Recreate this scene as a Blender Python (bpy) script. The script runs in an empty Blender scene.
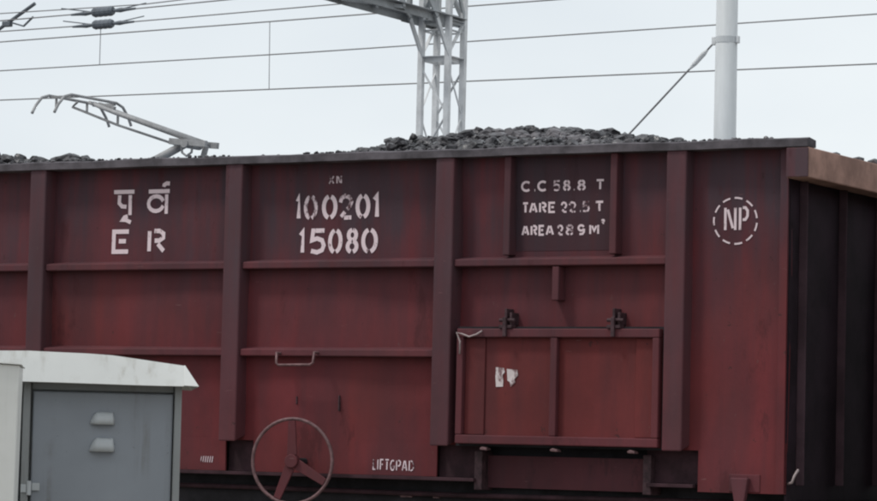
import bpy, math, random
from mathutils import Vector, Matrix, noise

random.seed(7)
scene = bpy.context.scene
COL = scene.collection

# ------------------------------------------------------------------ camera
YAW, PITCH, ROLL = 0.52012829, 0.06563197, 0.02378956
fwd = Vector((-math.sin(YAW) * math.cos(PITCH), math.cos(YAW) * math.cos(PITCH), math.sin(PITCH)))
r0 = Vector((math.cos(YAW), math.sin(YAW), 0))
u0 = r0.cross(fwd)
cr, sr = math.cos(ROLL), math.sin(ROLL)
right = cr * r0 + sr * u0
up = -sr * r0 + cr * u0
cam_data = bpy.data.cameras.new('camera')
cam = bpy.data.objects.new('camera', cam_data)
COL.objects.link(cam)
M4 = Matrix((right, up, -fwd)).transposed().to_4x4()
M4.translation = Vector((0, 0, 1.30))
cam.matrix_world = M4
cam_data.sensor_width = 36.0
cam_data.lens = 36.0 * 3037.2 / 877.0
cam_data.clip_start = 0.1
cam_data.clip_end = 6000
scene.camera = cam

# ------------------------------------------------------------------ sky, sun, exposure
SUN_EL = math.radians(58)
SUN_AZ = math.atan2(-0.66, -0.72)          # towards the sun: behind the camera, a little to the left
sun_dir = Vector((math.cos(SUN_EL) * math.sin(SUN_AZ), math.cos(SUN_EL) * math.cos(SUN_AZ), math.sin(SUN_EL)))
world = bpy.data.worlds.new('World')
scene.world = world
world.use_nodes = True
wn, wl = world.node_tree.nodes, world.node_tree.links
wn.clear()
w_out = wn.new('ShaderNodeOutputWorld')
w_bg = wn.new('ShaderNodeBackground')
w_sky = wn.new('ShaderNodeTexSky')
w_sky.sky_type = 'NISHITA'
w_sky.sun_disc = False
w_sky.sun_elevation = SUN_EL
w_sky.sun_rotation = SUN_AZ
w_sky.dust_density = 4.0
w_tc = wn.new('ShaderNodeTexCoord')
w_map = wn.new('ShaderNodeMapping')
w_map.inputs['Scale'].default_value = (1, 1, 2.2)
w_noise = wn.new('ShaderNodeTexNoise')
w_noise.inputs['Scale'].default_value = 2.6
w_noise.inputs['Detail'].default_value = 5
w_ramp = wn.new('ShaderNodeValToRGB')
w_ramp.color_ramp.elements[0].position = 0.34
w_ramp.color_ramp.elements[0].color = (0.735, 0.800, 0.860, 1)
w_ramp.color_ramp.elements[1].position = 0.64
w_ramp.color_ramp.elements[1].color = (0.915, 0.970, 1.0, 1)
w_scale = wn.new('ShaderNodeVectorMath')
w_scale.operation = 'SCALE'
w_scale.inputs['Scale'].default_value = 10.0
w_mix = wn.new('ShaderNodeMix')
w_mix.data_type = 'RGBA'
w_mix.inputs['Factor'].default_value = 0.93     # thin overcast veil over the blue sky
w_bg.inputs['Strength'].default_value = 0.10
wl.new(w_tc.outputs['Generated'], w_map.inputs['Vector'])
wl.new(w_map.outputs['Vector'], w_noise.inputs['Vector'])
wl.new(w_noise.outputs['Fac'], w_ramp.inputs['Fac'])
wl.new(w_ramp.outputs['Color'], w_scale.inputs[0])
wl.new(w_sky.outputs['Color'], w_mix.inputs['A'])
wl.new(w_scale.outputs['Vector'], w_mix.inputs['B'])
wl.new(w_mix.outputs['Result'], w_bg.inputs['Color'])
wl.new(w_bg.outputs['Background'], w_out.inputs['Surface'])

sun_data = bpy.data.lights.new('sun', 'SUN')
sun_data.energy = 1.5
sun_data.angle = math.radians(10)
sun_data.color = (1.0, 0.965, 0.92)
sun = bpy.data.objects.new('sun', sun_data)
COL.objects.link(sun)
sun.location = (0, 0, 30)
sun.rotation_euler = (-sun_dir).to_track_quat('-Z', 'Y').to_euler()

vs = scene.view_settings
vs.view_transform = 'Standard'
vs.look = 'None'
vs.exposure = 0.0
vs.gamma = 1.0
vs.use_curve_mapping = False
scene.cycles.filter_width = 2.2


# ------------------------------------------------------------------ materials
def nt(name):
    m = bpy.data.materials.new(name)
    m.use_nodes = True
    t = m.node_tree
    return m, t.nodes, t.links, t.nodes['Principled BSDF']


def noise_node(n, l, scale, detail=4, rough=0.6, stretch=(1, 1, 1), vec=None):
    mp = n.new('ShaderNodeMapping')
    mp.inputs['Scale'].default_value = stretch
    if vec is None:
        tc = n.new('ShaderNodeTexCoord')
        vec = tc.outputs['Object']
    l.new(vec, mp.inputs['Vector'])
    t = n.new('ShaderNodeTexNoise')
    t.inputs['Scale'].default_value = scale
    t.inputs['Detail'].default_value = detail
    t.inputs['Roughness'].default_value = rough
    l.new(mp.outputs['Vector'], t.inputs['Vector'])
    return t.outputs['Fac']


def rng(n, l, src, a, b, c=0.0, d=1.0):
    r = n.new('ShaderNodeMapRange')
    r.interpolation_type = 'SMOOTHSTEP'
    r.inputs['From Min'].default_value = a
    r.inputs['From Max'].default_value = b
    r.inputs['To Min'].default_value = c
    r.inputs['To Max'].default_value = d
    l.new(src, r.inputs['Value'])
    return r.outputs['Result']


def mixc(n, l, fac, a, b):
    x = n.new('ShaderNodeMix')
    x.data_type = 'RGBA'
    for s, v in (('Factor', fac), ('A', a), ('B', b)):
        if isinstance(v, (tuple, list)):
            x.inputs[s].default_value = (*v[:3], 1)
        elif isinstance(v, (int, float)):
            x.inputs[s].default_value = v
        else:
            l.new(v, x.inputs[s])
    return x.outputs['Result']


def math_node(n, l, op, a, b):
    x = n.new('ShaderNodeMath')
    x.operation = op
    for i, v in enumerate((a, b)):
        if isinstance(v, (int, float)):
            x.inputs[i].default_value = v
        else:
            l.new(v, x.inputs[i])
    return x.outputs[0]


def bump(n, l, b, src, strength, dist=0.01):
    x = n.new('ShaderNodeBump')
    x.inputs['Strength'].default_value = strength
    x.inputs['Distance'].default_value = dist
    l.new(src, x.inputs['Height'])
    l.new(x.outputs['Normal'], b.inputs['Normal'])


def plain(name, col, rough=0.7, var=0.25, scale=6, metal=0.0, bmp=0.15, spec=0.3, stretch=(1, 1, 1)):
    m, n, l, b = nt(name)
    f = noise_node(n, l, scale, 5, 0.65, stretch)
    f = rng(n, l, f, 0.3, 0.7)
    dark = tuple(c * (1 - var) for c in col)
    lite = tuple(min(1, c * (1 + var)) for c in col)
    l.new(mixc(n, l, f, dark, lite), b.inputs['Base Color'])
    b.inputs['Roughness'].default_value = rough
    b.inputs['Metallic'].default_value = metal
    b.inputs['Specular IOR Level'].default_value = spec
    if bmp:
        bump(n, l, b, noise_node(n, l, scale * 6, 3), bmp, 0.004)
    return m


def grimy(name, col, grime, amount, rough=0.55):
    """sheet-metal paint with thin rain runs, smudges and a few chips"""
    m, n, l, b = nt(name)
    f = rng(n, l, noise_node(n, l, 3, 4, 0.6), 0.3, 0.7)
    c = mixc(n, l, f, tuple(q * 0.94 for q in col), tuple(q * 1.05 for q in col))
    run = rng(n, l, noise_node(n, l, 30, 4, 0.6, (1, 1, 0.06)), 0.50, 0.72)
    sm = rng(n, l, noise_node(n, l, 5, 6, 0.7), 0.42, 0.70)
    c = mixc(n, l, math_node(n, l, 'MULTIPLY', math_node(n, l, 'MULTIPLY', run, sm), amount), c, grime)
    ch = rng(n, l, noise_node(n, l, 55, 4, 0.7), 0.705, 0.72)
    c = mixc(n, l, math_node(n, l, 'MULTIPLY', ch, 0.6), c, tuple(q * 0.5 for q in grime))
    l.new(c, b.inputs['Base Color'])
    b.inputs['Roughness'].default_value = rough
    b.inputs['Specular IOR Level'].default_value = 0.3
    bump(n, l, b, noise_node(n, l, 6, 3), 0.25, 0.01)
    return m


def wagon_paint(name, red, dusty, dust_lo=1.7, dust_hi=3.05, dust_min=0.12, dust_max=0.85):
    """oxide-red wagon paint with streaky coal dust that has settled mostly on the upper half"""
    m, n, l, b = nt(name)
    tc = n.new('ShaderNodeTexCoord')
    sep = n.new('ShaderNodeSeparateXYZ')
    l.new(tc.outputs['Object'], sep.inputs[0])
    ob = tc.outputs['Object']
    blot = rng(n, l, noise_node(n, l, 1.7, 5, 0.62, (1, 1, 0.8), ob), 0.3, 0.7)
    c = mixc(n, l, blot, tuple(v * 0.78 for v in red), tuple(v * 1.22 for v in red))
    warm = rng(n, l, noise_node(n, l, 0.9, 3, 0.5, (1, 1, 1), ob), 0.45, 0.75)
    c = mixc(n, l, math_node(n, l, 'MULTIPLY', warm, 0.45), c, (red[0] * 1.2, red[1] * 1.35, red[2] * 0.95))
    # streaks running down
    st = noise_node(n, l, 7.0, 5, 0.6, (1.6, 1.6, 0.12), ob)
    h = rng(n, l, sep.outputs['Z'], dust_lo, dust_hi, dust_min, dust_max)
    st2 = rng(n, l, st, 0.25, 0.75, 0.45, 1.25)
    big = rng(n, l, noise_node(n, l, 1.1, 4, 0.6, (1, 1, 1), ob), 0.3, 0.7, 0.65, 1.2)
    f = math_node(n, l, 'MULTIPLY', math_node(n, l, 'MULTIPLY', h, st2), big)
    cl = n.new('ShaderNodeClamp')
    l.new(f, cl.inputs[0])
    c = mixc(n, l, cl.outputs[0], c, dusty)
    # broad washed and sooty runs
    run = rng(n, l, noise_node(n, l, 2.4, 5, 0.6, (1.5, 1.5, 0.22), ob), 0.36, 0.64)
    c = mixc(n, l, math_node(n, l, 'MULTIPLY', run, 0.42), c, tuple(0.62 * q for q in dusty))
    # rust-brown bleeding and dark knocks
    rs = rng(n, l, noise_node(n, l, 3.3, 7, 0.72, (1, 1, 0.35), ob), 0.58, 0.66)
    c = mixc(n, l, math_node(n, l, 'MULTIPLY', rs, 0.55), c, (red[0] * 0.45, red[1] * 0.6, red[2] * 0.6))
    ch = rng(n, l, noise_node(n, l, 11, 7, 0.75, (1, 1, 0.8), ob), 0.655, 0.668)
    c = mixc(n, l, math_node(n, l, 'MULTIPLY', ch, 0.75), c, (0.045, 0.020, 0.020))
    scr = rng(n, l, noise_node(n, l, 14, 5, 0.6, (0.35, 0.35, 3.0), ob), 0.70, 0.72)
    c = mixc(n, l, math_node(n, l, 'MULTIPLY', scr, 0.5), c, (0.20, 0.10, 0.10))
    sc = rng(n, l, noise_node(n, l, 38, 3, 0.6, (1, 1, 0.5), ob), 0.68, 0.76)
    c = mixc(n, l, math_node(n, l, 'MULTIPLY', sc, 0.35), c, (0.13, 0.085, 0.08))
    l.new(c, b.inputs['Base Color'])
    b.inputs['Roughness'].default_value = 0.72
    b.inputs['Specular IOR Level'].default_value = 0.25
    bump(n, l, b, noise_node(n, l, 26, 5, 0.65, (1, 1, 1), ob), 0.25, 0.004)
    return m


def worn_letter(name, col, under, lo=0.36, hi=0.46, scale=24):
    m, n, l, b = nt(name)
    f = rng(n, l, noise_node(n, l, scale, 5, 0.7, (1, 1, 0.6)), lo, hi)
    l.new(mixc(n, l, f, under, col), b.inputs['Base Color'])
    b.inputs['Roughness'].default_value = 0.8
    b.inputs['Specular IOR Level'].default_value = 0.2
    return m


RED = (0.146, 0.0245, 0.0285)
MAT = {}
MAT['side'] = wagon_paint('oxide_red_side', RED, (0.068, 0.039, 0.050), 1.75, 3.0, 0.06, 0.97)
MAT['post'] = wagon_paint('oxide_red_post', (0.118, 0.031, 0.038), (0.082, 0.050, 0.060), 1.3, 2.9, 0.25, 0.92)
MAT['trim'] = wagon_paint('oxide_red_trim', (0.136, 0.029, 0.035), (0.072, 0.042, 0.051), 1.5, 3.0, 0.20, 0.8)
MAT['door'] = wagon_paint('oxide_red_door', (0.160, 0.0280, 0.0280), (0.062, 0.030, 0.037), 1.9, 3.4, 0.10, 0.5)
MAT['coping'] = plain('coal_dusted_coping', (0.094, 0.084, 0.094), 0.85, 0.45, 5)
MAT['rust'] = plain('dusty_rust', (0.37, 0.225, 0.18), 0.9, 0.28, 4, bmp=0.3)
MAT['endwall'] = plain('sooty_end_sheet', (0.025, 0.0145, 0.021), 0.85, 0.4, 3)  # coal dust plus the shade between the wagons, both in the base colour
MAT['endpost'] = plain('sooty_end_post', (0.064, 0.036, 0.045), 0.85, 0.3, 4)  # even dark tone for the end stiffeners
MAT['soot'] = plain('sooty_underframe', (0.022, 0.020, 0.023), 0.9, 0.4, 5)
MAT['plate'] = wagon_paint('dark_repainted_plate', (0.080, 0.022, 0.028), (0.056, 0.034, 0.044), 1.75, 3.0, 0.06, 0.97)  # darker variant of the side colour
MAT['foot'] = plain('sooty_red_bracket', (0.040, 0.018, 0.023), 0.85, 0.4, 7)  # dark maroon, also carries the recess shade at the post feet
MAT['steel_dark'] = plain('dark_hinge_steel', (0.058, 0.031, 0.036), 0.7, 0.4, 20)
MAT['rim'] = plain('worn_wheel_rim', (0.165, 0.095, 0.098), 0.55, 0.35, 25, metal=0.2)
MAT['bare'] = plain('bare_worn_steel', (0.36, 0.29, 0.29), 0.5, 0.25, 25)
MAT['letter'] = worn_letter('stencil_paint', (0.77, 0.63, 0.665), (0.12, 0.05, 0.058), 0.29, 0.42)
MAT['letter_faint'] = worn_letter('faded_stencil_paint', (0.74, 0.60, 0.64), (0.09, 0.04, 0.048), 0.38, 0.52)
MAT['paper'] = worn_letter('torn_paper', (0.66, 0.58, 0.58), (0.22, 0.14, 0.145), 0.38, 0.5, 16)
MAT['galv'] = plain('galvanised_steel', (0.68, 0.69, 0.70), 0.55, 0.15, 4)
MAT['galv_dark'] = plain('weathered_boom_steel', (0.36, 0.375, 0.385), 0.6, 0.2, 3)
MAT['pole'] = plain('pale_pole_paint', (0.60, 0.62, 0.63), 0.5, 0.10, 3, stretch=(1, 1, 0.2))
MAT['wire'] = plain('wire_grey', (0.25, 0.245, 0.25), 0.5, 0.2, 2, bmp=0)
MAT['dropper'] = plain('dropper_grey', (0.32, 0.32, 0.33), 0.5, 0.2, 2, bmp=0)
MAT['insul'] = plain('insulator_grey', (0.13, 0.145, 0.165), 0.4, 0.2, 8)
MAT['panto'] = plain('pantograph_steel', (0.34, 0.34, 0.345), 0.55, 0.25, 6)
MAT['loco'] = plain('locomotive_paint', (0.14, 0.17, 0.22), 0.5, 0.15, 1.5)
MAT['cab_grey'] = grimy('cabinet_grey_paint', (0.285, 0.305, 0.335), (0.17, 0.165, 0.155), 0.7)
MAT['cab_frame'] = grimy('cabinet_frame_paint', (0.29, 0.30, 0.30), (0.15, 0.13, 0.11), 0.9)
MAT['cab_white'] = grimy('cabinet_white_paint', (0.70, 0.70, 0.67), (0.38, 0.35, 0.29), 0.6)
MAT['roof_white'] = grimy('roof_white_paint', (0.66, 0.665, 0.645), (0.34, 0.31, 0.26), 0.7)
MAT['rail'] = plain('rail_steel', (0.13, 0.10, 0.085), 0.5, 0.2, 4, metal=0.3)
MAT['ballast'] = plain('ballast_stone', (0.20, 0.18, 0.165), 0.95, 0.5, 22, bmp=0.9)
MAT['ground'] = plain('dusty_ground', (0.17, 0.145, 0.115), 0.95, 0.35, 0.8, bmp=0.4)
MAT['concrete'] = plain('concrete_plinth', (0.32, 0.31, 0.29), 0.9, 0.2, 4)


def coal_mat():
    m, n, l, b = nt('coal')
    f = rng(n, l, noise_node(n, l, 9, 5, 0.7), 0.35, 0.65)
    c = mixc(n, l, f, (0.018, 0.017, 0.020), (0.070, 0.066, 0.072))
    g = rng(n, l, noise_node(n, l, 2.0, 4, 0.6), 0.5, 0.68)
    c = mixc(n, l, math_node(n, l, 'MULTIPLY', g, 0.75), c, (0.17, 0.155, 0.165))
    l.new(c, b.inputs['Base Color'])
    l.new(rng(n, l, noise_node(n, l, 14, 3, 0.6), 0.4, 0.6, 0.28, 0.8), b.inputs['Roughness'])
    b.inputs['Specular IOR Level'].default_value = 0.6
    bump(n, l, b, noise_node(n, l, 40, 4), 0.5, 0.01)
    return m


MAT['coal'] = coal_mat()


# ------------------------------------------------------------------ mesh helpers
class MB:
    def __init__(s):
        s.v, s.f = [], []

    def add(s, vs, fs):
        o = len(s.v)
        s.v += [tuple(p) for p in vs]
        s.f += [tuple(i + o for i in f) for f in fs]
        return s

    def box(s, x0, x1, y0, y1, z0, z1):
        vs = [(x, y, z) for z in (z0, z1) for y in (y0, y1) for x in (x0, x1)]
        return s.add(vs, [(0, 2, 3, 1), (4, 5, 7, 6), (0, 1, 5, 4), (2, 6, 7, 3), (0, 4, 6, 2), (1, 3, 7, 5)])

    def prism_x(s, prof, x0, x1):
        """profile of (y, z) points swept along x"""
        n = len(prof)
        vs = [(x0, y, z) for y, z in prof] + [(x1, y, z) for y, z in prof]
        fs = [tuple(range(n)), tuple(range(2 * n - 1, n - 1, -1))]
        fs += [(i, i + n, (i + 1) % n + n, (i + 1) % n) for i in range(n)]
        return s.add(vs, fs)

    def prism_z(s, prof, z0, z1):
        n = len(prof)
        vs = [(x, y, z0) for x, y in prof] + [(x, y, z1) for x, y in prof]
        fs = [tuple(range(n - 1, -1, -1)), tuple(range(n, 2 * n))]
        fs += [(i, (i + 1) % n, (i + 1) % n + n, i + n) for i in range(n)]
        return s.add(vs, fs)

    def prism_y(s, prof, y0, y1):
        """profile of (x, z) points swept along y"""
        n = len(prof)
        vs = [(x, y0, z) for x, z in prof] + [(x, y1, z) for x, z in prof]
        fs = [tuple(range(n)), tuple(range(2 * n - 1, n - 1, -1))]
        fs += [(i, i + n, (i + 1) % n + n, (i + 1) % n) for i in range(n)]
        return s.add(vs, fs)

    def bar(s, a, b, w, h=None):
        h = h or w
        a, b = Vector(a), Vector(b)
        d = (b - a).normalized()
        ref = Vector((0, 0, 1)) if abs(d.z) < 0.95 else Vector((1, 0, 0))
        e1 = d.cross(ref).normalized()
        e2 = d.cross(e1).normalized()
        vs = []
        for p in (a, b):
            for i, j in ((-1, -1), (1, -1), (1, 1), (-1, 1)):
                vs.append(p + e1 * (i * w / 2) + e2 * (j * h / 2))
        return s.add(vs, [(0, 1, 2, 3), (7, 6, 5, 4), (0, 4, 5, 1), (1, 5, 6, 2), (2, 6, 7, 3), (3, 7, 4, 0)])

    def angle(s, a, b, w, t=0.008):
        """rolled steel angle: two thin legs"""
        a, b = Vector(a), Vector(b)
        d = (b - a).normalized()
        ref = Vector((0, 0, 1)) if abs(d.z) < 0.95 else Vector((1, 0, 0))
        e1 = d.cross(ref).normalized()
        e2 = d.cross(e1).normalized()
        prof = [(0, 0), (w, 0), (w, t), (t, t), (t, w), (0, w)]
        n = 6
        vs = [p + e1 * (i - w / 2) + e2 * (j - w / 2) for p in (a, b) for i, j in prof]
        fs = [tuple(range(n - 1, -1, -1)), tuple(range(n, 2 * n))]
        fs += [(i, (i + 1) % n, (i + 1) % n + n, i + n) for i in range(n)]
        return s.add(vs, fs)

    def tube(s, pts, r, n=8, closed=False, caps=True):
        pts = [Vector(p) for p in pts]
        m = len(pts)
        rr = r if isinstance(r, (list, tuple)) else [r] * m
        prev = None
        vs = []
        for i, p in enumerate(pts):
            if closed:
                d = pts[(i + 1) % m] - pts[i - 1]
            else:
                d = pts[min(i + 1, m - 1)] - pts[max(i - 1, 0)]
            d.normalize()
            if prev is None:
                ref = Vector((0, 0, 1)) if abs(d.z) < 0.9 else Vector((1, 0, 0))
                e1 = d.cross(ref).normalized()
            else:
                e1 = (prev - d * prev.dot(d)).normalized()
            prev = e1
            e2 = d.cross(e1)
            for k in range(n):
                a = 2 * math.pi * k / n
                vs.append(p + e1 * (rr[i] * math.cos(a)) + e2 * (rr[i] * math.sin(a)))
        fs = []
        for i in range(m if closed else m - 1):
            j = (i + 1) % m
            for k in range(n):
                k2 = (k + 1) % n
                fs.append((i * n + k, i * n + k2, j * n + k2, j * n + k))
        if not closed and caps:
            fs.append(tuple(range(n - 1, -1, -1)))
            fs.append(tuple(range((m - 1) * n, m * n)))
        return s.add(vs, fs)

    def build(s, name, mat, parent=None, off=(0, 0, 0), bevel=0.0, smooth=False, segs=2):
        me = bpy.data.meshes.new(name)
        ox, oy, oz = off
        me.from_pydata([(x - ox, y - oy, z - oz) for x, y, z in s.v], [], s.f)
        me.update()
        if smooth:
            for p in me.polygons:
                p.use_smooth = True
        me.materials.append(MAT[mat])
        o = bpy.data.objects.new(name, me)
        COL.objects.link(o)
        if parent is not None:
            o.parent = parent
        if bevel:
            md = o.modifiers.new('bevel', 'BEVEL')
            md.width = bevel
            md.segments = segs
            md.limit_method = 'ANGLE'
        return o


def tag(o, label=None, cat=None, group=None, kind=None):
    if label:
        o['label'] = label
    if cat:
        o['category'] = cat
    if group:
        o['group'] = group
    if kind:
        o['kind'] = kind
    return o


def empty(name, loc, rz=0.0):
    o = bpy.data.objects.new(name, None)
    COL.objects.link(o)
    o.location = loc
    o.rotation_euler = (0, 0, rz)
    return o


def copy_tree(o, parent=None, skip=()):
    c = o.copy()
    COL.objects.link(c)
    c.parent = parent
    for ch in list(o.children):
        if not any(ch.name.startswith(s) for s in skip):
            copy_tree(ch, c, skip)
    return c


# ------------------------------------------------------------------ ground and tracks
GZ = -0.32
g = MB()
NG = 24
ext = [-3000, -900, -300, -120] + [-60 + i * 6 for i in range(21)] + [120, 300, 900, 3000]
vs, fs = [], []
for y in ext:
    for x in ext:
        vs.append((x, y, GZ - 0.004 + 0.03 * noise.noise(Vector((x * 0.21, y * 0.21, 0))) - 0.03))
n_ = len(ext)
for j in range(n_ - 1):
    for i in range(n_ - 1):
        a = j * n_ + i
        fs.append((a, a + 1, a + 1 + n_, a + n_))
g.add(vs, fs)
tag(g.build('ground', 'ground'), kind='structure')
TRACKS = (18.05, 23.35, 28.65)
for ty in TRACKS:
    b_ = MB().prism_x([(ty - 2.5, GZ - 0.1), (ty + 2.5, GZ - 0.1), (ty + 1.75, -0.16), (ty - 1.75, -0.16)], -70, 45)
    tag(b_.build('ballast_bed', 'ballast'), kind='structure')
    rl = MB()
    for s_ in (-0.873, 0.873):
        yy = ty + s_
        rl.prism_x([(yy - 0.068, -0.17), (yy + 0.068, -0.17), (yy + 0.068, -0.158), (yy + 0.012, -0.14), (yy + 0.012, -0.04),
                    (yy + 0.034, -0.03), (yy + 0.034, 0), (yy - 0.034, 0), (yy - 0.034, -0.03), (yy - 0.012, -0.04),
                    (yy - 0.012, -0.14), (yy - 0.068, -0.158)], -70, 45)
    tag(rl.build('railway_track', 'rail'), kind='structure')

# ------------------------------------------------------------------ the coal wagon
XC, YC = -11.99, 18.05           # wagon centre
XR, XL = -7.11, -16.87           # ends of the side sheets
OFF = (XC, YC, 0)
Y_POST, Y_RIB, Y_SHEET = 16.500, 16.522, 16.612
POSTS = [-15.79, -14.195, -12.60, -11.005, -9.418, -7.815]
Z_SILL, Z_LOW, Z_RIB2, Z_RIB1, Z_LIP = 1.11, 1.335, 1.905, 2.472, 3.135

wagon = empty('coal_wagon', OFF)
tag(wagon, 'oxide-red open freight wagon stencilled 15080, its coal load heaped over the rim', 'freight wagon', 'open coal wagons of the train')


def dent(x, z):
    """how far the sheet bulges (m, negative is towards the viewer)"""
    return 1.5 * (0.006 * math.sin(2.1 * x + 1.3 * z) + 0.004 * math.sin(5.3 * x - 2.2 * z + 1.0)
            + 0.005 * math.sin(3.7 * z + 0.8 * x) + 0.006 * noise.noise(Vector((x * 1.8, 3.1, z * 1.8))))


def sheet(x0, x1, z0, z1, y=Y_SHEET, name='side_panel', mat='side', thick=0.012, step=0.055):
    nx = max(2, int((x1 - x0) / step))
    nz = max(2, int((z1 - z0) / step))
    m = MB()
    vs, fs = [], []
    for k in range(nz + 1):
        for i in range(nx + 1):
            x = x0 + (x1 - x0) * i / nx
            z = z0 + (z1 - z0) * k / nz
            vs.append((x, y + dent(x, z), z))
    W_ = nx + 1
    for k in range(nz):
        for i in range(nx):
            a = k * W_ + i
            fs.append((a, a + 1, a + 1 + W_, a + W_))
    m.add(vs, fs)
    o = m.build(name, mat, wagon, OFF, smooth=True)
    sd = o.modifiers.new('thickness', 'SOLIDIFY')
    sd.thickness = thick
    sd.offset = -1
    es = o.modifiers.new('edges', 'EDGE_SPLIT')
    es.split_angle = math.radians(35)
    return o


edges = [XL] + POSTS + [XR]
for i in range(len(edges) - 1):
    a, b = edges[i], edges[i + 1]
    last = i == len(edges) - 2
    door_bay = i == len(edges) - 3
    if last or i == 0:
        sheet(a + (0.002 if i else 0), b - (0 if last else 0.002), Z_LOW, Z_LIP + 0.022)
    else:
        zs = [Z_LOW, Z_RIB2, Z_RIB1, Z_LIP + 0.022] if not door_bay else [Z_LOW, 2.06, Z_RIB1, Z_LIP + 0.022]
        for z0, z1 in zip(zs, zs[1:]):
            sheet(a + 0.002, b - 0.002, z0 + 0.001, z1 - 0.001)
    # horizontal ribs: bent strip with a sloping top
    if not last and i != 0:
        for zr in ((Z_RIB1,) if door_bay else (Z_RIB2, Z_RIB1)):
            rb = MB().prism_x([(Y_SHEET + 0.04, zr + 0.048), (Y_RIB, zr + 0.022), (Y_RIB, zr - 0.022), (Y_SHEET + 0.04, zr - 0.028)],
                              a + 0.070, b - 0.070)
            rb.build('rib', 'trim', wagon, OFF, bevel=0.006)

for px in POSTS:
    p_ = MB()
    # hat-section side post with a foot cut on the slant
    prof = [(px - 0.072, Y_SHEET + 0.04), (px - 0.066, Y_POST), (px + 0.066, Y_POST), (px + 0.072, Y_SHEET + 0.04)]
    nn = 4
    vs = [(x, y, 1.325 + (0.05 if y > Y_POST + 0.01 else 0.0)) for x, y in prof] + [(x, y, Z_LIP + 0.004) for x, y in prof]
    p_.add(vs, [(3, 2, 1, 0), (4, 5, 6, 7)] + [(k, (k + 1) % 4, (k + 1) % 4 + 4, k + 4) for k in range(4)])
    p_.build('side_post', 'post', wagon, OFF, bevel=0.010)

# top coping along the near side and the far side
for yo, sgn in ((Y_POST - 0.012, 1), (2 * YC - Y_POST + 0.012, -1)):
    prof = [(0, Z_LIP), (0.13, Z_LIP), (0.13, 3.178), (0.03, 3.190), (0, 3.180)]
    m = MB()
    vs, fs = [], []
    nx_ = 150
    for i in range(nx_ + 1):
        x = XL - 0.148 + (XR - XL + 0.296) * i / nx_
        for d, z in prof:
            wz = 0.007 * noise.noise(Vector((x * 2.1, d * 3, 0.3))) + 0.004 * noise.noise(Vector((x * 9.0, d * 3, 1.3)))
            wy = 0.005 * noise.noise(Vector((x * 1.7, 5.0, z)))
            vs.append((x, yo + sgn * (d + wy), z + (wz if z > 3.15 else 0.4 * wz)))
    for i in range(nx_):
        for k in range(5):
            a_, b_ = i * 5 + k, i * 5 + (k + 1) % 5
            fs.append((a_, b_, b_ + 5, a_ + 5))
    fs += [(4, 3, 2, 1, 0), tuple(nx_ * 5 + k for k in range(5))]
    m.add(vs, fs)
    m.build('top_rail', 'coping', wagon, OFF)

# sill plates between the post feet, bottom flange
sills = [(XL, -15.87), (-15.70, -14.27), (-14.10, -12.68), (-12.515, -11.083), (-10.86, -9.487)]
for a, b in sills:
    sheet(a, b, Z_SILL + 0.024, Z_LOW + 0.012, Y_SHEET - 0.007, 'sill_plate', 'side', 0.014)
sheet(-7.68, XR, 1.088, Z_LOW + 0.012, Y_SHEET - 0.007, 'sill_plate', 'side', 0.014)
sheet(-9.19, -8.02, 1.075, 1.275, Y_SHEET + 0.06, 'sill_plate', 'plate', 0.014)
for a, b in ((XL, -9.20), (-8.01, -7.70)):
    MB().box(a, b, Y_SHEET - 0.045, Y_SHEET + 0.10, Z_SILL, Z_SILL + 0.022).build('bottom_flange', 'foot', wagon, OFF, bevel=0.003)
for a in (-9.215, -8.05):
    MB().box(a, a + 0.055, Y_SHEET - 0.01, Y_SHEET + 0.14, 1.06, 1.30).build('door_bracket', 'steel_dark', wagon, OFF, bevel=0.005)
MB().prism_y([(-7.445, 1.178), (-7.33, 1.178), (-7.355, 1.02), (-7.415, 1.02)], Y_SHEET - 0.075, Y_SHEET - 0.035).build('jacking_bracket', 'post', wagon, OFF, bevel=0.006)
MB().box(-7.47, -7.27, Y_SHEET - 0.034, Y_SHEET - 0.018, 1.095, 1.20).build('lifting_pad', 'trim', wagon, OFF, bevel=0.004)
MB().box(-9.88, -9.50, Y_SHEET - 0.030, Y_SHEET - 0.019, 1.112, 1.13).build('pad_strip', 'trim', wagon, OFF)
# recess behind the feet of the posts
MB().box(XL + 0.02, XR - 0.03, 16.76, 16.80, 0.90, 1.40).build('sole_bar', 'soot', wagon, OFF)

for a, b in ((-15.88, -15.69), (-14.28, -14.09), (-12.69, -12.50), (-11.09, -10.85), (-9.50, -9.16), (-8.05, -7.67)):  # added dark plates, the shade of the notches is in their colour
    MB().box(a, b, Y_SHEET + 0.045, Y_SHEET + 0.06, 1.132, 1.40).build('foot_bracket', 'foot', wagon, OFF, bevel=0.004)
MB().tube([(XL + 0.2, 16.72, 1.035), (-11.0, 16.72, 1.03), (-9.3, 16.72, 1.02), (XR - 0.4, 16.72, 1.03)], 0.016, 8).build('brake_pipe', 'foot', wagon, OFF, smooth=True)
sheet(-8.955, -8.28, Z_RIB1 + 0.075, Z_LIP - 0.012, Y_SHEET - 0.002, 'data_plate', 'plate', 0.01)
# stiffeners of the data bay
for x0, x1, z0, z1 in ((-9.008, -8.962, Z_RIB1 + 0.045, Z_LIP), (-8.272, -8.226, Z_RIB1 + 0.045, Z_LIP), (-8.658, -8.612, 2.235, Z_RIB1 - 0.026)):
    MB().prism_z([(x0 - 0.008, Y_SHEET + 0.04), (x0, Y_RIB + 0.006), (x1, Y_RIB + 0.006), (x1 + 0.008, Y_SHEET + 0.04)], z0, z1).build('stiffener', 'trim', wagon, OFF, bevel=0.006)

Y_DOOR = 16.585
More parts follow.
